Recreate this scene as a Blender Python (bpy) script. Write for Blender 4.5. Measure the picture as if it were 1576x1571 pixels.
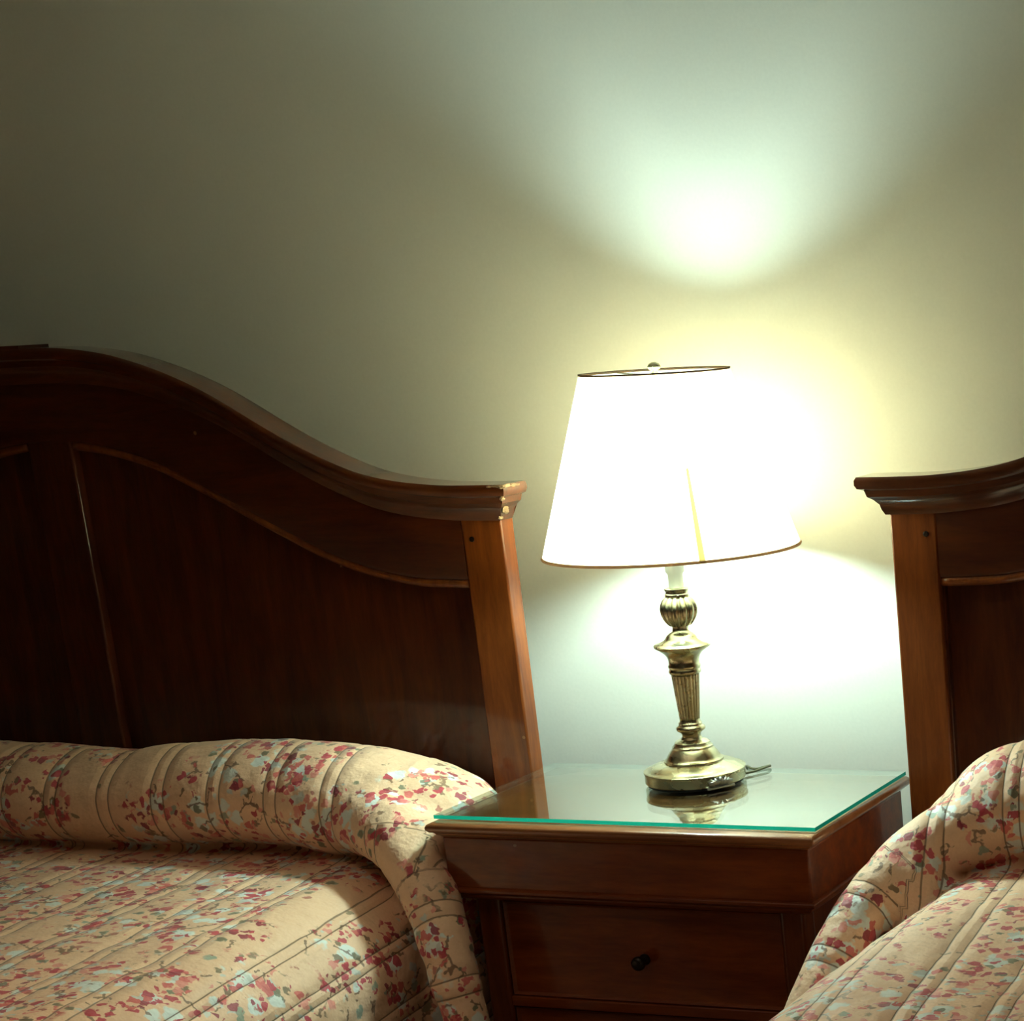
import bpy, bmesh, math, random
from mathutils import Vector, Matrix, noise

SC = bpy.context.scene
C = SC.collection
for o in list(bpy.data.objects):
    bpy.data.objects.remove(o)

# ------------------------------------------------------------------ camera
FPX, PPX, PPY, FW, FH = 3205.0, 1663.16, 1369.98, 1576.0, 1571.0
cam_data = bpy.data.cameras.new('camera')
cam = bpy.data.objects.new('camera', cam_data)
C.objects.link(cam)
R_ = Vector((0.9546405, 0.2939845, -0.0472708))
U_ = Vector((-0.0394593, 0.2822588, 0.9585264))
F_ = Vector((-0.2951345, 0.9131829, -0.2810562))
m = Matrix((R_, U_, -F_)).transposed().to_4x4()
m.translation = Vector((1.9042475, -3.0547787, 1.3079172))
cam.matrix_world = m
cam_data.sensor_fit = 'HORIZONTAL'
cam_data.sensor_width = 36.0
cam_data.lens = 36.0 * FPX / FW
cam_data.shift_x = (FW / 2 - PPX) / FW
cam_data.shift_y = (PPY - FH / 2) / FW
cam_data.clip_start = 0.05
SC.camera = cam

# ------------------------------------------------------------------ world, exposure, lamp strengths
BULB_STRENGTH = 380.0
BULB_COLOR = (0.71, 1.0, 0.91)
SHADE_COLOR = (0.98, 0.72, 0.48)
world = bpy.data.worlds.new('world')
SC.world = world
world.use_nodes = True
world.node_tree.nodes['Background'].inputs[0].default_value = (1.0, 0.80, 0.55, 1)
world.node_tree.nodes['Background'].inputs[1].default_value = 0.015
# dim warm fill light added out of frame above the beds to brighten them
la = bpy.data.lights.new('bed_fill_light', 'AREA')
la.shape = 'RECTANGLE'; la.size = 1.8; la.size_y = 1.2
la.energy = 3.6; la.color = (1.0, 0.80, 0.60); la.spread = math.radians(95)
lo = bpy.data.objects.new('bed_fill_light', la); C.objects.link(lo)
lo.location = (0.3, -1.75, 2.22)
SC.view_settings.view_transform = 'Standard'
SC.view_settings.look = 'None'
SC.view_settings.exposure = 0.20
SC.view_settings.gamma = 1.0
SC.view_settings.use_curve_mapping = False

# ------------------------------------------------------------------ node helpers
class NT:
    def __init__(self, name):
        self.mat = bpy.data.materials.new(name)
        self.mat.use_nodes = True
        self.t = self.mat.node_tree
        self.t.nodes.clear()
        self.out = self.t.nodes.new('ShaderNodeOutputMaterial')
    def n(self, typ, ins=None, **props):
        nd = self.t.nodes.new('ShaderNode' + typ)
        for k, v in props.items():
            setattr(nd, k, v)
        for k, v in (ins or {}).items():
            self.put(nd, k, v)
        return nd
    def put(self, nd, k, v):
        s = nd.inputs[k]
        if isinstance(v, bpy.types.NodeSocket):
            self.t.links.new(v, s)
        elif isinstance(v, bpy.types.Node):
            self.t.links.new(v.outputs[0], s)
        else:
            if isinstance(v, tuple) and len(v) == 3 and s.type == 'RGBA':
                v = v + (1,)
            s.default_value = v
    def math(self, op, a, b=0.0, c=0.0, clamp=False):
        nd = self.n('Math', {0: a, 1: b, 2: c}, operation=op)
        nd.use_clamp = clamp
        return nd.outputs[0]
    def mix(self, f, a, b, blend='MIX'):
        nd = self.t.nodes.new('ShaderNodeMix')
        nd.data_type = 'RGBA'
        nd.blend_type = blend
        self.put(nd, 0, f); self.put(nd, 6, a); self.put(nd, 7, b)
        return nd.outputs[2]
    def ramp(self, f, stops, interp='LINEAR'):
        nd = self.n('ValToRGB', {0: f})
        cr = nd.color_ramp
        cr.interpolation = interp
        while len(cr.elements) > 1:
            cr.elements.remove(cr.elements[0])
        cr.elements[0].position = stops[0][0]
        cr.elements[0].color = tuple(stops[0][1]) + (1,)
        for p, c in stops[1:]:
            e = cr.elements.new(p)
            e.color = tuple(c) + (1,)
        return nd.outputs[0]
    def step(self, v, a, b):
        nd = self.n('MapRange', {'Value': v, 'From Min': a, 'From Max': b, 'To Min': 0.0, 'To Max': 1.0},
                    interpolation_type='SMOOTHSTEP')
        return nd.outputs[0]
    def coords(self, scale=(1, 1, 1), loc=(0, 0, 0)):
        tc = self.n('TexCoord')
        mp = self.n('Mapping', {'Vector': tc.outputs['Object'], 'Scale': scale, 'Location': loc})
        return mp.outputs[0]
    def done(self, shader):
        self.t.links.new(shader.outputs[0] if isinstance(shader, bpy.types.Node) else shader, self.out.inputs[0])
        return self.mat

def m_wood(name, dark, light, scale, rough=0.5, coat=0.5):
    t = NT(name)
    co = t.coords(scale)
    n1 = t.n('TexNoise', {'Vector': co, 'Scale': 6.0, 'Detail': 6.0, 'Roughness': 0.6, 'Distortion': 0.6})
    n2 = t.n('TexNoise', {'Vector': co, 'Scale': 40.0, 'Detail': 3.0, 'Roughness': 0.7})
    f = t.math('ADD', t.math('MULTIPLY', n1.outputs[0], 0.75), t.math('MULTIPLY', n2.outputs[0], 0.25))
    col = t.ramp(f, [(0.33, dark), (0.66, light)])
    # small pale chips and scuffs in the varnish
    ch = t.n('TexVoronoi', {'Vector': t.coords((1, 1, 1)), 'Scale': 9.0})
    sc = t.n('TexNoise', {'Vector': t.coords((1, 1, 1)), 'Scale': 120.0})
    chip = t.math('LESS_THAN', t.math('ADD', ch.outputs[0], t.math('MULTIPLY', sc.outputs[0], 0.04)), 0.046)
    col = t.mix(t.math('MULTIPLY', chip, 0.45), col, (0.42, 0.22, 0.10))
    bp = t.n('Bump', {'Strength': 0.12, 'Distance': 0.002, 'Height': f})
    rg = t.math('ADD', t.math('MULTIPLY', n1.outputs[0], 0.2), rough - 0.1)
    s = t.n('BsdfPrincipled', {'Base Color': col, 'Roughness': rg, 'Normal': bp.outputs[0],
                               'Coat Weight': coat, 'Coat Roughness': 0.10, 'IOR': 1.25})
    return t.done(s)

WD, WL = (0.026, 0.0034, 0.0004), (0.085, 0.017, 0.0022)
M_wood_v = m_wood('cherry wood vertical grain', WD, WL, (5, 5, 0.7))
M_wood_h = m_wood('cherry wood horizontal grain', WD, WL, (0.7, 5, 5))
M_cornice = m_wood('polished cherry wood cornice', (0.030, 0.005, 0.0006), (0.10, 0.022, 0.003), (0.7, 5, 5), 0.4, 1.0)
M_wood_lit_v = m_wood('cherry wood with painted lamplight', (0.085, 0.016, 0.0018), (0.21, 0.052, 0.007), (5, 5, 0.7))  # same cherry, lightened to imitate lamplight on posts and arch moulding
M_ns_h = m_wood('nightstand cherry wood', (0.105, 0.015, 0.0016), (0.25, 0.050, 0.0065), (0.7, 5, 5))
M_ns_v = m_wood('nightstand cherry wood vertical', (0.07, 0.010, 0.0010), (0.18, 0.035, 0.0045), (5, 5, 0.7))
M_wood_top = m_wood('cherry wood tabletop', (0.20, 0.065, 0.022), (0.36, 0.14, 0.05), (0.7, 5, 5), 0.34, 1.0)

def m_plain(name, col, rough=0.6, metal=0.0, bump=0.0, bs=60.0, **kw):
    t = NT(name)
    n = t.n('TexNoise', {'Vector': t.coords(), 'Scale': bs, 'Detail': 4.0})
    c = t.mix(t.math('MULTIPLY', n.outputs[0], 0.25), col, tuple(x * 0.7 for x in col))
    bp = t.n('Bump', {'Strength': bump, 'Distance': 0.002, 'Height': n.outputs[0]})
    ins = {'Base Color': c, 'Roughness': rough, 'Metallic': metal, 'Normal': bp.outputs[0]}
    ins.update(kw)
    return t.done(t.n('BsdfPrincipled', ins))

M_wall = m_plain('matt cream wall paint', (0.80, 0.78, 0.70), 0.75, bump=0.10, bs=180.0)
M_dim_wall = m_plain('darkened unseen side wall', (0.20, 0.13, 0.08), 0.6)  # side walls out of view, coloured dark to cut bounced light
M_ceil = m_plain('ceiling paint', (0.92, 0.90, 0.85), 0.9, bump=0.05)
M_floor = m_plain('dull brown carpet', (0.10, 0.065, 0.04), 0.95, bump=0.6, bs=400.0)
M_dark = m_plain('dark knob metal', (0.02, 0.012, 0.008), 0.35, 0.6)
M_mattress = m_plain('mattress ticking', (0.6, 0.55, 0.45), 0.9)
M_cord = m_plain('olive brown lamp cord', (0.10, 0.10, 0.05), 0.4)
M_foot = m_plain('black felt foot pad', (0.01, 0.008, 0.006), 0.9)
M_chip = m_plain('bare chipped wood', (0.20, 0.125, 0.065), 0.7, bump=0.5)

def m_brass():
    t = NT('antique brass')
    n = t.n('TexNoise', {'Vector': t.coords(), 'Scale': 35.0, 'Detail': 5.0})
    c = t.ramp(n.outputs[0], [(0.3, (0.52, 0.46, 0.28)), (0.7, (0.66, 0.61, 0.41))])
    r = t.math('ADD', t.math('MULTIPLY', n.outputs[0], 0.08), 0.23)
    return t.done(t.n('BsdfPrincipled', {'Base Color': c, 'Roughness': r, 'Metallic': 1.0}))
M_brass = m_brass()
M_pewter = m_plain('tarnished pewter', (0.45, 0.46, 0.42), 0.30, 1.0)

def m_shade():
    t = NT('cream lampshade fabric')
    w = t.n('TexNoise', {'Vector': t.coords((1, 1, 1)), 'Scale': 500.0})
    col = t.mix(t.math('MULTIPLY', w.outputs[0], 0.15), SHADE_COLOR, (0.95, 0.78, 0.5))
    d = t.n('BsdfDiffuse', {'Color': (0.85, 0.80, 0.66)})
    tr = t.n('BsdfTranslucent', {'Color': col})
    return t.done(t.n('MixShader', {0: 0.82, 1: d.outputs[0], 2: tr.outputs[0]}))
M_shade = m_shade()
def m_trim():
    t = NT('tan shade binding')
    d = t.n('BsdfDiffuse', {'Color': (0.50, 0.33, 0.19)})
    tr = t.n('BsdfTranslucent', {'Color': (0.10, 0.055, 0.03)})
    return t.done(t.n('MixShader', {0: 0.5, 1: d.outputs[0], 2: tr.outputs[0]}))
M_trim = m_trim()
def m_seam():
    t = NT('doubled seam fabric')
    d = t.n('BsdfDiffuse', {'Color': (0.75, 0.66, 0.36)})
    tr = t.n('BsdfTranslucent', {'Color': (0.86, 0.82, 0.60)})
    return t.done(t.n('MixShader', {0: 0.5, 1: d.outputs[0], 2: tr.outputs[0]}))
M_seam = m_seam()
def m_bulb():
    t = NT('lit bulb glass')
    return t.done(t.n('Emission', {'Color': BULB_COLOR, 'Strength': BULB_STRENGTH}))
M_bulb = m_bulb()

def m_glass():
    t = NT('clear glass sheet')
    g = t.n('NewGeometry')
    dt = t.n('VectorMath', {0: g.outputs['Normal'], 1: g.outputs['Incoming']}, operation='DOT_PRODUCT')
    c = t.math('ABSOLUTE', dt.outputs['Value'])
    f = t.math('ADD', t.math('MULTIPLY', t.math('POWER', t.math('SUBTRACT', 1.0, c), 4.0), 0.92), 0.08)
    gl = t.n('BsdfGlossy', {'Color': (1, 1, 1), 'Roughness': 0.015})
    tr = t.n('BsdfTransparent', {'Color': (0.90, 0.97, 0.94)})
    return t.done(t.n('MixShader', {0: f, 1: tr.outputs[0], 2: gl.outputs[0]}))
M_glass = m_glass()
def m_glass_edge(k=1.0):
    t = NT('teal glass edge')
    d = t.n('BsdfPrincipled', {'Base Color': (0.01, 0.35, 0.27), 'Roughness': 0.15})
    tr = t.n('BsdfTranslucent', {'Color': (0.01 * k, 0.36 * k, 0.27 * k)})
    return t.done(t.n('MixShader', {0: 0.75, 1: d.outputs[0], 2: tr.outputs[0]}))
M_glass_edge = m_glass_edge()
M_glass_edge_dim = m_glass_edge(0.3)  # same glass edge, with the dimmer right side put into its colour
M_socket_glare = m_plain('glare-washed pale socket', (0.85, 0.83, 0.72), 0.5)  # brass socket coloured cream to imitate bulb glare washing it out

def m_floral():
    t = NT('floral quilted cotton')
    base_co = t.coords()
    wob = t.n('TexNoise', {'Vector': base_co, 'Scale': 75.0, 'Detail': 2.0})
    wv = t.n('VectorMath', {0: wob.outputs['Color'], 1: (0.5, 0.5, 0.5)}, operation='SUBTRACT')
    wsc = t.n('VectorMath', {0: wv.outputs[0], 'Scale': 0.020}, operation='SCALE')
    co = t.n('VectorMath', {0: base_co, 1: wsc.outputs[0]}, operation='ADD').outputs[0]
    weave = t.n('TexNoise', {'Vector': base_co, 'Scale': 260.0, 'Detail': 2.0})
    base = t.mix(weave.outputs[0], (0.90, 0.60, 0.39), (0.80, 0.51, 0.315))
    # bouquets
    bq = t.n('TexVoronoi', {'Vector': co, 'Scale': 6.4, 'Randomness': 1.0})
    bn = t.n('TexNoise', {'Vector': base_co, 'Scale': 20.0, 'Detail': 3.0})
    bd = t.math('ADD', bq.outputs['Distance'], t.math('MULTIPLY', t.math('SUBTRACT', bn.outputs[0], 0.5), 0.75))
    inb = t.step(bd, 0.56, 0.48)
    near = t.step(bd, 0.72, 0.64)
    # pale blossom haze
    hz = t.n('TexVoronoi', {'Vector': co, 'Scale': 30.0})
    hzm = t.math('MULTIPLY', t.step(hz.outputs['Distance'], 0.48, 0.38), inb)
    hzr = t.n('SeparateColor', {0: hz.outputs['Color']})
    hzm = t.math('MULTIPLY', hzm, t.math('GREATER_THAN', hzr.outputs[0], 0.35))
    col = t.mix(t.math('MULTIPLY', hzm, 0.88), base, (0.76, 0.84, 0.80))
    # twigs
    tw = t.n('TexVoronoi', {'Vector': co, 'Scale': 17.0}, feature='DISTANCE_TO_EDGE')
    tn = t.n('TexNoise', {'Vector': base_co, 'Scale': 30.0})
    twm = t.math('MULTIPLY', t.step(tw.outputs['Distance'], 0.045, 0.02), t.math('GREATER_THAN', tn.outputs[0], 0.56))
    twm = t.math('MULTIPLY', twm, near)
    col = t.mix(t.math('MULTIPLY', twm, 0.8), col, (0.16, 0.075, 0.035))
    # leaves
    lv = t.n('TexVoronoi', {'Vector': co, 'Scale': 40.0})
    lr = t.n('SeparateColor', {0: lv.outputs['Color']})
    lvm = t.math('MULTIPLY', t.step(lv.outputs['Distance'], 0.34, 0.27), t.math('GREATER_THAN', lr.outputs[0], 0.68))
    lvm = t.math('MULTIPLY', lvm, near)
    lcol = t.ramp(lr.outputs[1], [(0.0, (0.16, 0.17, 0.10)), (0.4, (0.30, 0.36, 0.27)), (0.75, (0.20, 0.13, 0.06))], 'CONSTANT')
    col = t.mix(t.math('MULTIPLY', lvm, 0.9), col, lcol)
    # petals
    pt = t.n('TexVoronoi', {'Vector': co, 'Scale': 64.0})
    pr = t.n('SeparateColor', {0: pt.outputs['Color']})
    clump = t.n('TexNoise', {'Vector': base_co, 'Scale': 24.0, 'Detail': 1.0})
    red_ok = t.math('GREATER_THAN', t.math('ADD', clump.outputs[0], t.math('MULTIPLY', pr.outputs[0], 0.25)), 0.655)
    ptm = t.math('MULTIPLY', t.step(pt.outputs['Distance'], 0.60, 0.50), red_ok)
    ptm = t.math('MULTIPLY', ptm, near)
    pcol = t.ramp(pr.outputs[1], [(0.0, (0.50, 0.025, 0.060)), (0.32, (0.66, 0.12, 0.11)), (0.56, (0.78, 0.28, 0.22)),
                                  (0.74, (0.30, 0.012, 0.04)), (0.86, (0.62, 0.62, 0.56))], 'CONSTANT')
    col = t.mix(t.math('MULTIPLY', ptm, 0.92), col, pcol)
    # lone rose petals in the open ground
    lp = t.n('TexVoronoi', {'Vector': co, 'Scale': 40.0})
    lpr = t.n('SeparateColor', {0: lp.outputs['Color']})
    lpm = t.math('MULTIPLY', t.step(lp.outputs['Distance'], 0.26, 0.20), t.math('GREATER_THAN', lpr.outputs[2], 0.80))
    lpc = t.mix(t.math('GREATER_THAN', lpr.outputs[0], 0.55), (0.42, 0.09, 0.07), (0.22, 0.17, 0.09))
    col = t.mix(t.math('MULTIPLY', lpm, 0.8), col, lpc)
    # paired quilting seams
    at = t.n('Attribute', attribute_name='quilt', attribute_type='GEOMETRY')
    u = t.math('FRACT', t.math('ADD', t.math('DIVIDE', at.outputs['Fac'], 0.112), 50.0))
    wn = t.n('TexNoise', {'Vector': base_co, 'Scale': 14.0})
    u = t.math('ADD', u, t.math('MULTIPLY', t.math('SUBTRACT', wn.outputs[0], 0.5), 0.04))
    d1 = t.math('ABSOLUTE', t.math('SUBTRACT', u, 0.39))
    d2 = t.math('ABSOLUTE', t.math('SUBTRACT', u, 0.61))
    dm = t.math('MINIMUM', d1, d2)
    thread = t.step(dm, 0.017, 0.006)
    puff = t.math('POWER', t.math('MULTIPLY', t.math('MINIMUM', dm, 0.14), 7.1), 0.5)
    col = t.mix(t.math('MULTIPLY', thread, 0.75), col, (0.17, 0.09, 0.04))
    wr = t.n('TexNoise', {'Vector': base_co, 'Scale': 26.0, 'Detail': 3.0})
    hgt = t.math('ADD', t.math('MULTIPLY', puff, 0.004), t.math('MULTIPLY', wr.outputs[0], 0.008))
    hgt = t.math('ADD', hgt, t.math('MULTIPLY', weave.outputs[0], 0.0006))
    bp = t.n('Bump', {'Strength': 0.85, 'Distance': 1.0, 'Height': hgt})
    s = t.n('BsdfPrincipled', {'Base Color': col, 'Roughness': 0.62, 'Normal': bp.outputs[0], 'Sheen Weight': 0.15})
    return t.done(s)
M_floral = m_floral()

# ------------------------------------------------------------------ mesh helpers
def mk(name, bm, mat, parent=None, smooth=False, bevel=0.0, angle=None):
    bmesh.ops.recalc_face_normals(bm, faces=bm.faces)
    me = bpy.data.meshes.new(name)
    bm.to_mesh(me); bm.free()
    for mm in (mat if isinstance(mat, (list, tuple)) else [mat]):
        me.materials.append(mm)
    o = bpy.data.objects.new(name, me)
    C.objects.link(o)
    if parent:
        o.parent = parent
    if smooth:
        for p in me.polygons:
            p.use_smooth = True
        if angle:
            me.set_sharp_from_angle(angle=math.radians(angle))
    if bevel:
        b = o.modifiers.new('bevel', 'BEVEL')
        b.width = bevel; b.segments = 3; b.limit_method = 'ANGLE'; b.angle_limit = math.radians(40)
        for p in me.polygons:
            p.use_smooth = True
        me.set_sharp_from_angle(angle=math.radians(50))
    return o

def box(bm, x0, x1, y0, y1, z0, z1):
    v = [bm.verts.new((x, y, z)) for z in (z0, z1) for y in (y0, y1) for x in (x0, x1)]
    for f in ((0, 2, 3, 1), (4, 5, 7, 6), (0, 1, 5, 4), (2, 6, 7, 3), (0, 4, 6, 2), (1, 3, 7, 5)):
        bm.faces.new([v[i] for i in f])
    return v

def lathe(bm, prof, n=64, cx=0.0, cy=0.0, flute=None, cap=True):
    rings = []
    for k, (r, z) in enumerate(prof):
        ring = []
        for i in range(n):
            a = 2 * math.pi * i / n
            rr = r * (flute(a, z) if flute else 1.0)
            ring.append(bm.verts.new((cx + rr * math.cos(a), cy + rr * math.sin(a), z)))
        rings.append(ring)
    for a, b in zip(rings, rings[1:]):
        for i in range(n):
            bm.faces.new((a[i], a[(i + 1) % n], b[(i + 1) % n], b[i]))
    if cap:
        bm.faces.new(rings[0][::-1]); bm.faces.new(rings[-1])

def catmull(pts, per=8):
    out = []
    P = [Vector(p) for p in pts]
    n = len(P)
    for i in range(n - 1):
        p0 = P[max(i - 1, 0)]; p1 = P[i]; p2 = P[i + 1]; p3 = P[min(i + 2, n - 1)]
        for k in range(per):
            t = k / per
            out.append(0.5 * ((2 * p1) + (p2 - p0) * t + (2 * p0 - 5 * p1 + 4 * p2 - p3) * t * t + (3 * p1 - p0 - 3 * p2 + p3) * t ** 3))
    out.append(P[-1].copy())
    return out

def tube(bm, pts, radii, n=16, flat=1.0):
    rings = []
    L = len(pts)
    for i, p in enumerate(pts):
        d = (pts[min(i + 1, L - 1)] - pts[max(i - 1, 0)]).normalized()
        up = Vector((0, 0, 1)) if abs(d.z) < 0.9 else Vector((0, 1, 0))
        s = d.cross(up).normalized(); u = s.cross(d).normalized()
        r = radii[i] if hasattr(radii, '__len__') else radii
        if not hasattr(r, '__len__'):
            r = (r, r * flat)
        rings.append([bm.verts.new(p + s * r[0] * math.cos(2 * math.pi * k / n) + u * r[1] * math.sin(2 * math.pi * k / n)) for k in range(n)])
    for a, b in zip(rings, rings[1:]):
        for i in range(n):
            bm.faces.new((a[i], a[(i + 1) % n], b[(i + 1) % n], b[i]))
    bm.faces.new(rings[0][::-1]); bm.faces.new(rings[-1])

def interp(tab, x):
    if x <= tab[0][0]: return tab[0][1]
    for (a, fa), (b, fb) in zip(tab, tab[1:]):
        if x <= b:
            return fa + (fb - fa) * (x - a) / (b - a)
    return tab[-1][1]

def smooth_tab(tab):
    pts = catmull([(a, 0, b) for a, b in tab], 6)
    return [(p.x, p.z) for p in pts]

def empty(name, loc, label, cat, group=None):
    o = bpy.data.objects.new(name, None)
    C.objects.link(o)
    o.location = loc
    o['label'] = label; o['category'] = cat
    if group: o['group'] = group
    return o
def tag(o, label, cat, group=None):
    o['label'] = label; o['category'] = cat
    if group: o['group'] = group
def struct(o):
    o['kind'] = 'structure'

# ------------------------------------------------------------------ room
YW = 0.14
def slab(name, mat, *b):
    bm = bmesh.new(); box(bm, *b)
    o = mk(name, bm, mat); struct(o); return o
slab('floor', M_floor, -3.2, 3.8, -4.6, YW, -0.1, 0.0)
slab('wall_back', M_wall, -3.2, 3.8, YW, YW + 0.12, -0.1, 2.35)
slab('ceiling', M_ceil, -3.2, 3.8, -4.6, YW, 2.25, 2.35)
slab('wall_left', M_dim_wall, -3.32, -3.2, -4.6, YW + 0.12, -0.1, 2.35)
slab('wall_right', M_dim_wall, 3.8, 3.92, -4.6, YW + 0.12, -0.1, 2.35)
bm = bmesh.new(); box(bm, -3.2, 3.8, YW - 0.015, YW, 0.0, 0.10)
struct(mk('baseboard_back', bm, m_plain('painted skirting', (0.6, 0.57, 0.48), 0.5), bevel=0.004))

# ------------------------------------------------------------------ bed with headboard
CREST = smooth_tab([(0.0, 1.281), (0.09, 1.279), (0.175, 1.268), (0.238, 1.252), (0.30, 1.231), (0.36, 1.205), (0.418, 1.174),
         (0.476, 1.140), (0.534, 1.109), (0.592, 1.082), (0.651, 1.060), (0.711, 1.047), (0.771, 1.040), (0.831, 1.037), (0.95, 1.037)])
ARCH = smooth_tab([(0.0, 1.121), (0.056, 1.118), (0.11, 1.110), (0.162, 1.098), (0.226, 1.077), (0.287, 1.048), (0.348, 1.018), (0.408, 0.987),
        (0.468, 0.957), (0.528, 0.928), (0.589, 0.906), (0.65, 0.890), (0.712, 0.880), (0.79, 0.877)])
HALF = 0.882          # centre of headboard to outer face of post
PY = -0.06            # front face of posts

def make_bed(xc, label, cap_side, tip):
    """xc: centre line of the bed; every part is laid out about it."""
    b = empty('bed', (xc, 0, 0), label, 'bed', 'twin wooden beds beside the nightstand')
    hb = bpy.data.objects.new('headboard', None); C.objects.link(hb); hb.parent = b
    # cornice: profile swept along the crest with mitred returns
    prof = [(0.0, -0.060), (0.004, -0.052), (0.006, -0.044), (0.013, -0.036), (0.020, -0.031), (0.022, -0.024),
            (0.023, -0.021), (0.031, -0.018), (0.034, -0.012), (0.034, -0.005), (0.031, 0.0)]
    bm = bmesh.new()
    N = 120
    loops = []
    for o_, dz in prof:
        e = HALF + 0.004 + o_
        yf = PY - 0.006 - o_
        path = [(-e, -0.03), (-e, -0.03 + (yf + 0.03) * 0.5)] + [(-e + 2 * e * i / N, yf) for i in range(N + 1)] + [(e, -0.03 + (yf + 0.03) * 0.5), (e, -0.03)]
        loops.append([bm.verts.new((x, y, interp(CREST, abs(x)) + dz)) for x, y in path])
    for a, c in zip(loops, loops[1:]):
        for i in range(len(a) - 1):
            bm.faces.new((a[i], a[i + 1], c[i + 1], c[i]))
    # top surface and underside as strips between front edge and a matching back edge
    for lp in (loops[0], loops[-1]):
        fr = lp[2:-2]
        bk = [bm.verts.new((v.co.x, -0.03, v.co.z)) for v in fr]
        for i in range(len(fr) - 1):
            bm.faces.new((fr[i], fr[i + 1], bk[i + 1], bk[i]))
        bm.faces.new((fr[0], bk[0], lp[0], lp[1])) if False else None
        if lp is loops[0]: b0 = bk
        else: b1 = bk
    for i in range(len(b0) - 1):
        bm.faces.new((b0[i], b0[i + 1], b1[i + 1], b1[i]))
    bmesh.ops.remove_doubles(bm, verts=bm.verts, dist=0.0004)
    mk('cornice', bm, M_cornice, hb, smooth=True, angle=38)
    # top slip on the crest (short raised piece)
    bm = bmesh.new()
    xa, xb = (-0.15, 0.013) if cap_side > 0 else (-0.013, 0.15)
    vs = []
    for i in range(13):
        x = xa + (xb - xa) * i / 12
        z = interp(CREST, abs(x))
        vs.append([bm.verts.new((x, y, zz)) for y, zz in ((-0.099, z - 0.001), (-0.099, z + 0.005), (-0.03, z + 0.005), (-0.03, z - 0.001))])
    for a, c in zip(vs, vs[1:]):
        for i in range(4):
            bm.faces.new((a[i], a[(i + 1) % 4], c[(i + 1) % 4], c[i]))
    bm.faces.new(vs[0]); bm.faces.new(vs[-1])
    mk('crest_slip', bm, M_wood_h, hb)
    # arched top rail
    bm = bmesh.new()
    x1 = HALF - 0.076
    N = 96
    rows = []
    for i in range(N + 1):
        x = -x1 + 2 * x1 * i / N
        zt = interp(CREST, abs(x)) - 0.055; zb = interp(ARCH, abs(x))
        rows.append([bm.verts.new((x, y, z)) for y, z in ((-0.018, zt), (-0.060, zt), (-0.060, zb + 0.010), (-0.057, zb + 0.003), (-0.050, zb), (-0.018, zb))])
    for a, c in zip(rows, rows[1:]):
        for i in range(6):
            bm.faces.new((a[i], a[(i + 1) % 6], c[(i + 1) % 6], c[i]))
    bm.faces.new(rows[0]); bm.faces.new(rows[-1])
    mk('arched_rail', bm, M_wood_h, hb, smooth=True, angle=40)
    # bead moulding beneath the arch
    for s in (-1, 1):
        pts = [Vector((s * (0.050 + (x1 - 0.050) * i / 50), -0.049, interp(ARCH, 0.050 + (x1 - 0.050) * i / 50) - 0.004)) for i in range(51)]
        bm = bmesh.new(); tube(bm, pts, 0.0085, 12)
        mk('arch_moulding', bm, M_wood_lit_v, hb, smooth=True)
    # recessed panels
    for s in (-1, 1):
        bm = bmesh.new()
        fr = []
        for i in range(41):
            x = s * (0.04 + (x1 + 0.005 - 0.04) * i / 40)
            z = interp(ARCH, abs(x)) + 0.01
            fr.append([bm.verts.new((x, y, zz)) for y, zz in ((-0.040, 0.30), (-0.040, z), (-0.022, z), (-0.022, 0.30))])
        for a, c in zip(fr, fr[1:]):
            for i in range(4):
                bm.faces.new((a[i], a[(i + 1) % 4], c[(i + 1) % 4], c[i]))
        bm.faces.new(fr[0]); bm.faces.new(fr[-1])
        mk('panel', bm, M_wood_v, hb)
    # centre stile
    bm = bmesh.new()
    box(bm, -0.047, 0.047, -0.058, -0.02, 0.28, 1.125)
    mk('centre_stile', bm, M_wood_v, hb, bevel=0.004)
    bm = bmesh.new()
    box(bm, -x1, x1, -0.058, -0.02, 0.22, 0.32)
    mk('bottom_rail', bm, M_wood_h, hb, bevel=0.004)
    # posts with inner moulding and screw cap
    for s in (-1, 1):
        xs = sorted((s * HALF, s * (HALF - 0.076)))
        bm = bmesh.new(); box(bm, xs[0], xs[1], PY, -0.022, 0.0, 0.983)
        mk('post', bm, M_wood_lit_v, hb, bevel=0.0035)
        xm = s * (HALF - 0.080)
        bm = bmesh.new(); box(bm, min(xm, xm + s * 0.006), max(xm, xm + s * 0.006), -0.052, -0.02, 0.3, 0.885)
        mk('post_moulding', bm, M_wood_v, hb, bevel=0.002)
        bm = bmesh.new()
        lathe(bm, [(0.0045, 0), (0.0045, 0.0015), (0.003, 0.002)], 16)
        bmesh.ops.rotate(bm, verts=bm.verts, matrix=Matrix.Rotation(math.pi / 2, 3, 'X'))
        bmesh.ops.translate(bm, verts=bm.verts, vec=(s * (HALF - 0.058), PY + 0.0005, 0.946))
        mk('screw_cap', bm, M_dark, hb)
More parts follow.
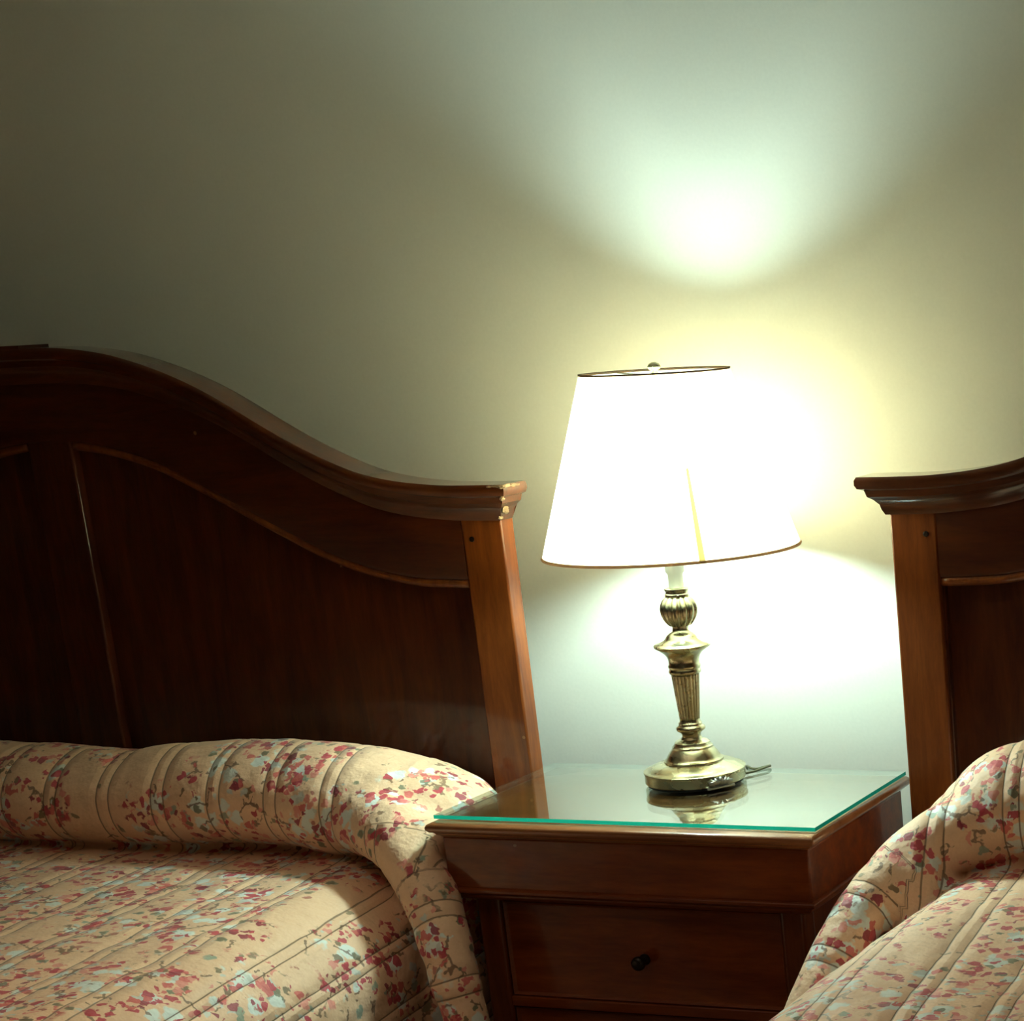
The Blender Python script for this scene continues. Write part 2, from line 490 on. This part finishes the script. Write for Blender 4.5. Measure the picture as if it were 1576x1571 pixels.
    if tip:
        # bare chipped wood where the cornice corner has lost its varnish
        bm = bmesh.new()
        ex = HALF + 0.038
        chips = ((ex - 0.003, -0.0985, 1.0335, 0.007, 0.004, 0.0030), (ex - 0.014, -0.0995, 1.0350, 0.008, 0.0015, 0.0022), (ex - 0.026, -0.0998, 1.0340, 0.005, 0.0012, 0.0016),
                 (ex, -0.088, 1.0345, 0.0015, 0.010, 0.0028), (ex, -0.070, 1.0335, 0.0015, 0.009, 0.0030), (ex - 0.001, -0.056, 1.0325, 0.0015, 0.006, 0.0022),
                 (ex - 0.012, -0.088, 1.0135, 0.0030, 0.006, 0.0035), (ex - 0.016, -0.074, 1.0100, 0.0018, 0.008, 0.0050), (ex - 0.022, -0.066, 0.9930, 0.0020, 0.009, 0.0055), (ex - 0.031, -0.0690, 0.9815, 0.0020, 0.006, 0.0030))
        for i, (px_, py_, pz_, rx, ry, rz) in enumerate(chips):
            g = bmesh.ops.create_icosphere(bm, subdivisions=3, radius=1.0)
            for v in g['verts']:
                v.co *= 1 + 0.55 * noise.noise(v.co * 2.2 + Vector((i * 7, 0, 0)))
                v.co = Vector((px_ + v.co.x * rx, py_ + v.co.y * ry, pz_ + v.co.z * rz))
        mk('chipped_corner', bm, M_chip, hb, smooth=True)['label'] = 'pale bare wood where the cornice corner is chipped'
    # frame and mattress below the bedspread
    for s in (-1, 1):
        bm = bmesh.new(); x = s * 0.70; box(bm, min(x, x + s * 0.03), max(x, x + s * 0.03), -1.98, -0.062, 0.10, 0.22)
        mk('side_rail', bm, M_wood_h, b, bevel=0.004)
        bm = bmesh.new(); box(bm, x - 0.03, x + 0.03, -1.98, -1.92, 0.0, 0.10)
        mk('leg', bm, M_wood_v, b, bevel=0.004)
    bm = bmesh.new(); box(bm, -0.69, 0.69, -1.94, -0.12, 0.22, 0.38)
    mk('mattress', bm, M_mattress, b, bevel=0.04)
    return b

XC_L, XC_R = -0.908, 1.540
make_bed(XC_L, 'dark cherry wooden bed left of the nightstand with chipped headboard corner', 1, True)
make_bed(XC_R, 'dark cherry wooden bed right of the nightstand, partly outside the frame', -1, False)

# ------------------------------------------------------------------ bedspreads
def rounded_box(bm, x0, x1, y0, y1, z0, z1, r, seg=8):
    """box with rounded top edges, as stacked superellipse rings"""
    cx, cy = (x0 + x1) / 2, (y0 + y1) / 2
    rings = []
    zs = [(z0, 0.0)] + [(z1 - r + r * math.sin(a), r * (1 - math.cos(a))) for a in [math.pi / 2 * k / seg for k in range(seg + 1)]]
    n = 96
    for z, ins in zs:
        hx, hy = (x1 - x0) / 2 - ins, (y1 - y0) / 2 - ins * 0.6
        ring = []
        for i in range(n):
            a = 2 * math.pi * i / n
            c_, s_ = math.cos(a), math.sin(a)
            p = 0.22
            ring.append(bm.verts.new((cx + hx * math.copysign(abs(c_) ** p, c_), cy + hy * math.copysign(abs(s_) ** p, s_), z)))
        rings.append(ring)
    for a, b in zip(rings, rings[1:]):
        for i in range(n):
            bm.faces.new((a[i], a[(i + 1) % n], b[(i + 1) % n], b[i]))
    bm.faces.new(rings[0][::-1]); bm.faces.new(rings[-1])

def bolster_tube(bm, pts, per=6, n=28):
    """pts: (x,y,z,rh,rv) ; rings perpendicular to the path"""
    P = catmull([p[:3] for p in pts], per)
    RR = catmull([(p[3], p[4], 0) for p in pts], per)
    tube(bm, P, [(max(r.x, .004), max(r.y, .004)) for r in RR], n)

def make_bedspread(mirror, label, seed, P):
    bm = bmesh.new()
    rounded_box(bm, -1.86, P['side'], -2.04, -0.075, 0.07, P['top'], P['rad'])
    bolster_tube(bm, P['bolster'])
    bolster_tube(bm, P['fold'])
    for sl in P['lobes']:
        g = bmesh.ops.create_icosphere(bm, subdivisions=3, radius=1.0)
        for v in g['verts']:
            c = v.co
            v.co = Vector((sl[0] + c.x * sl[3], sl[1] + c.y * sl[4], sl[2] + c.z * sl[5]))
    tmp = bpy.data.meshes.new('tmp'); bm.to_mesh(tmp); bm.free()
    to = bpy.data.objects.new('tmp', tmp); C.objects.link(to)
    r = to.modifiers.new('r', 'REMESH'); r.mode = 'VOXEL'; r.voxel_size = 0.008
    s = to.modifiers.new('s', 'SMOOTH'); s.factor = 0.5; s.iterations = P.get('smooth', 8)
    dg = bpy.context.evaluated_depsgraph_get()
    ev = to.evaluated_get(dg)
    me = bpy.data.meshes.new_from_object(ev)
    bpy.data.objects.remove(to)
    off = Vector((seed * 3.1, seed * 1.7, 0))
    # gentle hand-smoothed unevenness
    nrm = [v.normal.copy() for v in me.vertices]
    for v, nn in zip(me.vertices, nrm):
        c = v.co
        s1 = c.x + P['rot'] * c.y
        a = 0.006 * noise.noise(c * 5 + off) + 0.0035 * noise.noise(c * 14 + off)
        u = ((s1 + 0.031 + P['phase']) / 0.112) % 1.0
        dm = min(abs(u - 0.4), abs(u - 0.6), 0.14)
        a += 0.0025 * math.sqrt(dm / 0.14) if c.z > 0.3 else 0.0
        v.co = c + nn * a
    fp = catmull([p[:3] for p in P['fold']], 6)
    fr = [p.x for p in catmull([(p[3], 0, 0) for p in P['fold']], 6)]
    cum = [0.0]
    for a_, b_ in zip(fp, fp[1:]):
        cum.append(cum[-1] + (b_ - a_).length)
    i0 = P['i0']
    vals = []
    for v in me.vertices:
        c = v.co
        s_ = c.x + P['rot'] * c.y + 0.031 + P['kz'] * max(0.0, P['zk'] - c.z) + P['phase']
        if c.y > -0.36 and c.z > 0.44:
            s_ = min(s_, P['smax'])
        if c.x > -0.25 and c.y > -0.75:
            j = min(range(len(fp)), key=lambda k: (fp[k] - c).length_squared)
            if j >= i0 and (fp[j] - c).length < fr[j] * 1.3:
                s_ = cum[j] + (c - fp[j]).dot((fp[min(j + 1, len(fp) - 1)] - fp[j - 1]).normalized())
        vals.append(s_)
    if mirror:
        for v in me.vertices:
            v.co.x = 0.632 - v.co.x
        me.flip_normals()
    me.name = 'bedspread'
    at = me.attributes.new('quilt', 'FLOAT', 'POINT')
    at.data.foreach_set('value', vals)
    me.materials.clear(); me.materials.append(M_floral)
    for p in me.polygons:
        p.use_smooth = True
    o = bpy.data.objects.new('bedspread', me)
    C.objects.link(o)
    # keep the origin near the bed head so that the cloth has its own texture space
    tag(o, label, 'bedspread', 'floral quilted bedspreads')
    return o

LP = dict(rot=0.105, side=-0.055, i0=20, rad=0.16, top=0.447, phase=-0.029, smax=-0.236, kz=1.0, zk=0.42, smooth=5,
    bolster=[(-1.80, -0.20, 0.50, 0.05, 0.05), (-1.70, -0.20, 0.53, 0.10, 0.09), (-1.2, -0.20, 0.537, 0.108, 0.084), (-0.80, -0.20, 0.530, 0.108, 0.080),
             (-0.60, -0.20, 0.538, 0.108, 0.084), (-0.42, -0.20, 0.546, 0.108, 0.085), (-0.26, -0.20, 0.535, 0.115, 0.085),
             (-0.14, -0.19, 0.525, 0.11, 0.07), (-0.07, -0.17, 0.522, 0.085, 0.042), (-0.035, -0.15, 0.515, 0.05, 0.012)],
    fold=[(-0.30, -0.24, 0.525, 0.05, 0.05), (-0.20, -0.27, 0.525, 0.06, 0.055), (-0.11, -0.32, 0.505, 0.058, 0.050), (-0.045, -0.375, 0.462, 0.046, 0.042),
          (0.008, -0.420, 0.40, 0.040, 0.036), (0.040, -0.445, 0.33, 0.036, 0.034), (0.060, -0.455, 0.26, 0.036, 0.034), (0.075, -0.460, 0.18, 0.038, 0.036), (0.085, -0.465, 0.08, 0.040, 0.038)],
    lobes=[(-0.055, -0.20, 0.22, 0.052, 0.19, 0.24), (-0.08, -0.22, 0.42, 0.07, 0.15, 0.13), (-0.055, -0.33, 0.49, 0.045, 0.05, 0.05)])
RP = dict(LP)
RP.update(rot=-0.117, top=0.485, phase=0.05, smax=9, side=-0.125, i0=16, rad=0.13, lobes=[(-0.17, -0.20, 0.42, 0.07, 0.12, 0.13), (-0.15, -0.33, 0.42, 0.055, 0.08, 0.12)],
    bolster=[(-1.80, -0.20, 0.50, 0.05, 0.05), (-1.70, -0.20, 0.54, 0.10, 0.09), (-1.2, -0.20, 0.545, 0.105, 0.095), (-0.80, -0.20, 0.54, 0.105, 0.09),
             (-0.50, -0.20, 0.55, 0.105, 0.095), (-0.36, -0.20, 0.553, 0.105, 0.095), (-0.27, -0.20, 0.543, 0.11, 0.088),
             (-0.20, -0.20, 0.525, 0.10, 0.07), (-0.145, -0.19, 0.505, 0.07, 0.045), (-0.115, -0.18, 0.49, 0.04, 0.02)],
    fold=[(-0.28, -0.24, 0.560, 0.05, 0.05), (-0.20, -0.27, 0.535, 0.055, 0.052), (-0.150, -0.31, 0.515, 0.048, 0.046), (-0.105, -0.37, 0.475, 0.043, 0.041),
          (-0.078, -0.44, 0.425, 0.040, 0.038), (-0.060, -0.52, 0.355, 0.038, 0.036), (-0.048, -0.58, 0.28, 0.038, 0.036), (-0.042, -0.62, 0.18, 0.038, 0.038), (-0.038, -0.64, 0.08, 0.040, 0.04)])
RP['bolster'] = [(x, y, z + (0.022 if z > 0.535 else 0.008), a_, b_) for x, y, z, a_, b_ in RP['bolster']]
make_bedspread(False, 'cream floral quilted bedspread on the left bed, folded over its pillows', 1, LP)
make_bedspread(True, 'cream floral quilted bedspread on the right bed, cut off by the frame', 2, RP)

# ------------------------------------------------------------------ nightstand
ns = empty('nightstand', (0.316, -0.2, 0), 'dark cherry wooden nightstand between the two beds under the lamp', 'nightstand')
def nsmk(name, bm, mat, par=None, **k):
    bmesh.ops.translate(bm, verts=bm.verts, vec=(-0.316, 0.2, 0))
    return mk(name, bm, mat, par or ns, **k)
def ring_profile(bm, x0, x1, y0, y1, prof, cap=True):
    """prof: (outset, z); rectangular rings stacked"""
    rings = []
    for o_, z in prof:
        rings.append([bm.verts.new(p) for p in ((x0 - o_, y0 - o_, z), (x1 + o_, y0 - o_, z), (x1 + o_, y1, z), (x0 - o_, y1, z))])
    for a, b in zip(rings, rings[1:]):
        for i in range(4):
            bm.faces.new((a[i], a[(i + 1) % 4], b[(i + 1) % 4], b[i]))
    if cap:
        bm.faces.new(rings[0][::-1]); bm.faces.new(rings[-1])
NX0, NX1, NY0, NY1 = 0.006, 0.624, -0.378, -0.012
bm = bmesh.new()
ring_profile(bm, NX0, NX1, NY0, NY1, [(0.0, 0.528), (0.003, 0.531), (0.007, 0.533), (0.008, 0.536), (0.014, 0.538), (0.0175, 0.542), (0.018, 0.546), (0.016, 0.550), (0.011, 0.5525)])
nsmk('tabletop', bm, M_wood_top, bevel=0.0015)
bm = bmesh.new(); ring_profile(bm, NX0, NX1, NY0, NY1, [(0, 0.446), (0, 0.529)])
nsmk('apron', bm, M_ns_h, bevel=0.003)
bm = bmesh.new()
ring_profile(bm, NX0, NX1, NY0, NY1, [(-0.022, 0.424), (-0.012, 0.426), (-0.006, 0.431), (-0.006, 0.435), (-0.001, 0.437), (0.004, 0.440), (0.004, 0.445), (0.0, 0.448)])
nsmk('bead_moulding', bm, M_ns_h, bevel=0.001)
# carcass: back, sides, stiles, drawers
CX0, CX1, CY0 = 0.036, 0.597, -0.356
bm = bmesh.new(); box(bm, CX0 + 0.01, CX1 - 0.01, -0.03, -0.014, 0.08, 0.426); nsmk('back_panel', bm, M_ns_v)
for xa, xb in ((CX0 + 0.004, CX0 + 0.022), (CX1 - 0.022, CX1 - 0.004)):
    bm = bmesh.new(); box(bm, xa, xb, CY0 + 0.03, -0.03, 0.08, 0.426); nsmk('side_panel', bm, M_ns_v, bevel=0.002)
for xa in (CX0, CX1 - 0.040):
    for ya in (CY0, -0.055):
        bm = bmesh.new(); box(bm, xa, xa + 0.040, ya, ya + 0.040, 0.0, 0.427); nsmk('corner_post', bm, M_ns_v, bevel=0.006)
for z0, z1 in ((0.420, 0.428), (0.245, 0.262), (0.080, 0.10)):
    bm = bmesh.new(); box(bm, CX0 + 0.038, CX1 - 0.038, CY0 + 0.004, -0.03, z0, z1); nsmk('drawer_rail', bm, M_ns_h, bevel=0.002)
for z0, z1 in ((0.264, 0.418), (0.102, 0.243)):
    bm = bmesh.new(); box(bm, CX0 + 0.042, CX1 - 0.042, CY0 + 0.008, CY0 + 0.030, z0, z1)
    # routed border round the drawer face
    fr = [f for f in bm.faces if abs(f.calc_center_median().y - (CY0 + 0.008)) < 1e-4]
    r = bmesh.ops.inset_region(bm, faces=fr, thickness=0.014, depth=0.0)
    r2 = bmesh.ops.inset_region(bm, faces=fr, thickness=0.006, depth=-0.005)
    d_ = nsmk('drawer', bm, M_ns_h, bevel=0.001)
    bm = bmesh.new()
    lathe(bm, [(0.009, 0.0), (0.009, 0.003), (0.005, 0.006), (0.005, 0.012), (0.009, 0.015), (0.0115, 0.020), (0.0105, 0.025), (0.006, 0.028)], 24)
    bmesh.ops.rotate(bm, verts=bm.verts, matrix=Matrix.Rotation(math.pi / 2, 3, 'X'))
    bmesh.ops.translate(bm, verts=bm.verts, vec=(0.316, CY0 + 0.012, (z0 + z1) / 2 - 0.008))
    nsmk('knob', bm, M_dark, d_, smooth=True)

# glass sheet lying on the tabletop
bm = bmesh.new()
gx0, gx1, gy0, gy1, gz0, gz1 = -0.011, 0.634, -0.369, -0.012, 0.5540, 0.5600
v = box(bm, gx0, gx1, gy0, gy1, gz0, gz1)
for f in bm.faces:
    f.material_index = 0 if abs(f.normal.z) > 0.5 else 1
bm.normal_update()
for f in bm.faces:
    c_ = f.calc_center_median()
    f.material_index = 1 if c_.y < gy0 + 1e-3 else (2 if c_.x > gx1 - 1e-3 else 0)
gl = mk('glass_top', bm, [M_glass, M_glass_edge, M_glass_edge_dim])
tag(gl, 'clear glass sheet with teal edge covering the nightstand top', 'glass sheet')

# ------------------------------------------------------------------ table lamp
LX, LY, LZ = 0.312, -0.1165, 0.5602
lamp = empty('table_lamp', (LX, LY, LZ), 'antique brass table lamp with glowing cream shade on the nightstand', 'lamp')
bm = bmesh.new(); lathe(bm, [(0.070, 0.0), (0.076, 0.0005), (0.076, 0.005), (0.070, 0.006)], 72); mk('foot_pad', bm, M_foot, lamp, smooth=True, angle=40)
bm = bmesh.new()
lathe(bm, [(0.060, 0.004), (0.079, 0.0045), (0.0805, 0.006), (0.0800, 0.019), (0.0815, 0.0205), (0.0815, 0.023), (0.079, 0.0245), (0.077, 0.0245),
           (0.073, 0.027), (0.066, 0.0305), (0.058, 0.0330), (0.050, 0.0345), (0.0475, 0.0355), (0.0475, 0.0385), (0.046, 0.0395),
           (0.044, 0.0405), (0.042, 0.044), (0.0385, 0.050), (0.034, 0.0555), (0.0325, 0.0570), (0.0325, 0.0600), (0.031, 0.0612), (0.029, 0.0630), (0.028, 0.0665), (0.024, 0.0690), (0.0175, 0.0715), (0.0155, 0.075)], 96)
mk('base', bm, M_brass, lamp, smooth=True, angle=35)
bm = bmesh.new()
lathe(bm, [(0.0150, 0.073), (0.0150, 0.079), (0.0165, 0.082), (0.0225, 0.086), (0.0235, 0.0885), (0.0228, 0.0915), (0.0195, 0.0935), (0.0185, 0.0955), (0.0190, 0.0975), (0.0165, 0.100), (0.0160, 0.104)], 64)
mk('lower_knop', bm, M_brass, lamp, smooth=True, angle=50)
def flute(n, d):
    return lambda a, z: 1.0 - d * (0.5 + 0.5 * math.cos(a * n)) ** 2
bm = bmesh.new()
lathe(bm, [(0.0160 + (0.0225 - 0.0160) * k / 24, 0.103 + (0.178 - 0.103) * k / 24) for k in range(25)], 240, flute=flute(22, 0.13))
mk('fluted_column', bm, M_brass, lamp, smooth=True)
bm = bmesh.new()
lathe(bm, [(0.0225, 0.177), (0.0250, 0.1785), (0.0256, 0.181), (0.0250, 0.184), (0.0242, 0.1855), (0.0256, 0.188), (0.0256, 0.191), (0.0242, 0.1935), (0.0245, 0.200), (0.0265, 0.206),
           (0.031, 0.2115), (0.038, 0.2165), (0.0445, 0.2205), (0.0455, 0.2235), (0.0440, 0.2255), (0.036, 0.2275), (0.029, 0.2310), (0.0255, 0.2345), (0.0235, 0.2385), (0.0190, 0.2420), (0.0135, 0.2450), (0.0128, 0.2500), (0.0135, 0.2540)], 96)
mk('drip_collar', bm, M_brass, lamp, smooth=True, angle=55)
bm = bmesh.new()
lathe(bm, [(0.0135, 0.2530), (0.0175, 0.2545), (0.0195, 0.2560), (0.0235, 0.2610), (0.0272, 0.2670), (0.0295, 0.2740), (0.0302, 0.2810), (0.0290, 0.2870), (0.0255, 0.2935), (0.0210, 0.2985), (0.0185, 0.3005)], 192, flute=flute(12, 0.13))
mk('melon_knop', bm, M_brass, lamp, smooth=True)
bm = bmesh.new()
lathe(bm, [(0.0180, 0.2995), (0.0195, 0.3010), (0.0195, 0.3040), (0.0180, 0.3055), (0.0180, 0.3085), (0.0195, 0.3100), (0.0195, 0.3125), (0.0150, 0.3140)], 48)
mk('neck_ring', bm, M_brass, lamp, smooth=True, angle=40)
bm = bmesh.new()
lathe(bm, [(0.0120, 0.3135), (0.0120, 0.335), (0.0150, 0.339), (0.0160, 0.405), (0.0135, 0.412), (0.0135, 0.440)], 48)
mk('socket', bm, M_socket_glare, lamp, smooth=True, angle=40)
bm = bmesh.new()
lathe(bm, [(0.013, 0.438), (0.020, 0.450), (0.029, 0.468), (0.0330, 0.488), (0.0330, 0.510), (0.029, 0.530), (0.019, 0.545), (0.006, 0.551)], 32)
mk('light_bulb', bm, M_bulb, lamp, smooth=True)
# harp wires, spider and finial
bm = bmesh.new()
hp = [(0.018, 0, 0.40), (0.040, 0, 0.425), (0.052, 0, 0.48), (0.050, 0, 0.55), (0.034, 0, 0.61), (0.012, 0, 0.638), (0, 0, 0.640)]
for s in (-1, 1):
    tube(bm, catmull([(s * a * 0.3, s * a * 0.95, c) for a, b_, c in hp], 6), 0.0014, 8)
mk('harp', bm, M_brass, lamp, smooth=True)
ZB, ZT, RB, RT = 0.9322 - LZ, 1.2046 - LZ, 0.1996, 0.1134
bm = bmesh.new()
for k in range(3):
    a = 0.5 + k * 2 * math.pi / 3
    tube(bm, [Vector((0, 0, 0.640)), Vector((0.03 * math.cos(a), 0.03 * math.sin(a), 0.639)), Vector(((RT - .001) * math.cos(a), (RT - .001) * math.sin(a), ZT - 0.003))], 0.0013, 8)
mk('spider', bm, M_brass, lamp, smooth=True)
bm = bmesh.new(); lathe(bm, [(0.004, 0.640), (0.006, 0.6425), (0.004, 0.645), (0.009, 0.648), (0.0105, 0.6515), (0.008, 0.6555), (0.003, 0.658)], 24)
mk('finial', bm, M_brass, lamp, smooth=True)
bm = bmesh.new()
lathe(bm, [(RB + (RT - RB) * k / 12, ZB + (ZT - ZB) * k / 12) for k in range(13)], 128, cap=False)
sh = mk('lamp_shade', bm, M_shade, lamp, smooth=True)
for r, z, w in ((RB, ZB, 0.0045), (RT, ZT, 0.0035)):
    bm = bmesh.new()
    sl = (RT - RB) / (ZT - ZB)
    lathe(bm, [(r - 0.0012, z - w * .2), (r + 0.0008, z - w * .2), (r + 0.0018, z + 0.001), (r + 0.0012 + sl * w, z + w * .8 if z < 0.5 else z - w * .8), (r - 0.0012 + sl * w, z + w * .8 if z < .5 else z - w * .8)], 128, cap=False)
    mk('shade_trim', bm, M_trim, sh, smooth=True)['label'] = 'tan binding along the shade rim'
bm = bmesh.new()
a0 = math.radians(-49.5)
vs = []
for k in range(13):
    f = 0.5 * k / 12
    r = RB + (RT - RB) * f + 0.0008; z = ZB + (ZT - ZB) * f
    w = 0.0048 * (1 - 0.55 * k / 12) / r
    vs.append([bm.verts.new((rr * math.cos(a), rr * math.sin(a), z)) for rr, a in ((r, a0 - w), (r, a0 + w), (r + .0006, a0 + w), (r + .0006, a0 - w))])
for a, b_ in zip(vs, vs[1:]):
    for i in range(4):
        bm.faces.new((a[i], a[(i + 1) % 4], b_[(i + 1) % 4], b_[i]))
mk('shade_seam', bm, M_seam, sh)['label'] = 'darker doubled seam down the shade'
# shell shaped switch on the rim of the base
sw_a = math.radians(-61.6 + 27)
bm = bmesh.new()
for i in range(9):
    t = -1 + 2 * i / 8
    tube(bm, [Vector((t * 0.004, 0, -0.006)), Vector((t * 0.012, -0.0040, 0.0015)), Vector((t * 0.0205, -0.0015, 0.0085 - 0.008 * t * t))], [0.0024, 0.0030, 0.0026], 10)
g = bmesh.ops.create_icosphere(bm, subdivisions=3, radius=1.0)
for v in g['verts']:
    v.co = Vector((v.co.x * 0.020, v.co.y * 0.002, v.co.z * 0.0065 - 0.001))
for v in bm.verts: pass
bmesh.ops.translate(bm, verts=bm.verts, vec=(0, -0.0815, 0.0125))
bmesh.ops.rotate(bm, verts=bm.verts, matrix=Matrix.Rotation(sw_a + math.pi / 2, 3, 'Z'))
mk('switch', bm, M_pewter, lamp, smooth=True)['label'] = 'ribbed shell-shaped brass switch'
bm = bmesh.new()
for k in range(1):
    tube(bm, [Vector((0.024 * math.cos(t) , -0.0835, 0.0045 + 0.0 * math.sin(t))) for t in [math.pi * i / 12 for i in range(13)]], 0.0022, 8)
bmesh.ops.rotate(bm, verts=bm.verts, matrix=Matrix.Rotation(sw_a + math.pi / 2, 3, 'Z'))
mk('switch_lip', bm, M_pewter, lamp, smooth=True)
# cord: loops out on the glass to the right of the base, back again and over the rear edge
cp = [(0.060, 0.040, 0.004), (0.074, 0.066, 0.004), (0.082, 0.094, 0.005), (0.080, 0.108, 0.003), (0.072, 0.100, 0.0022), (0.066, 0.088, 0.0022), (0.055, 0.090, 0.0022),
      (0.045, 0.100, 0.0022), (0.035, 0.112, -0.004), (0.03, 0.125, -0.05), (0.03, 0.14, -0.20), (0.0, 0.15, -0.42), (-0.08, 0.17, -0.53), (-0.2, 0.19, -0.555)]
bm = bmesh.new(); tube(bm, catmull(cp, 8), 0.0022, 8)
mk('power_cord', bm, M_cord, lamp, smooth=True)
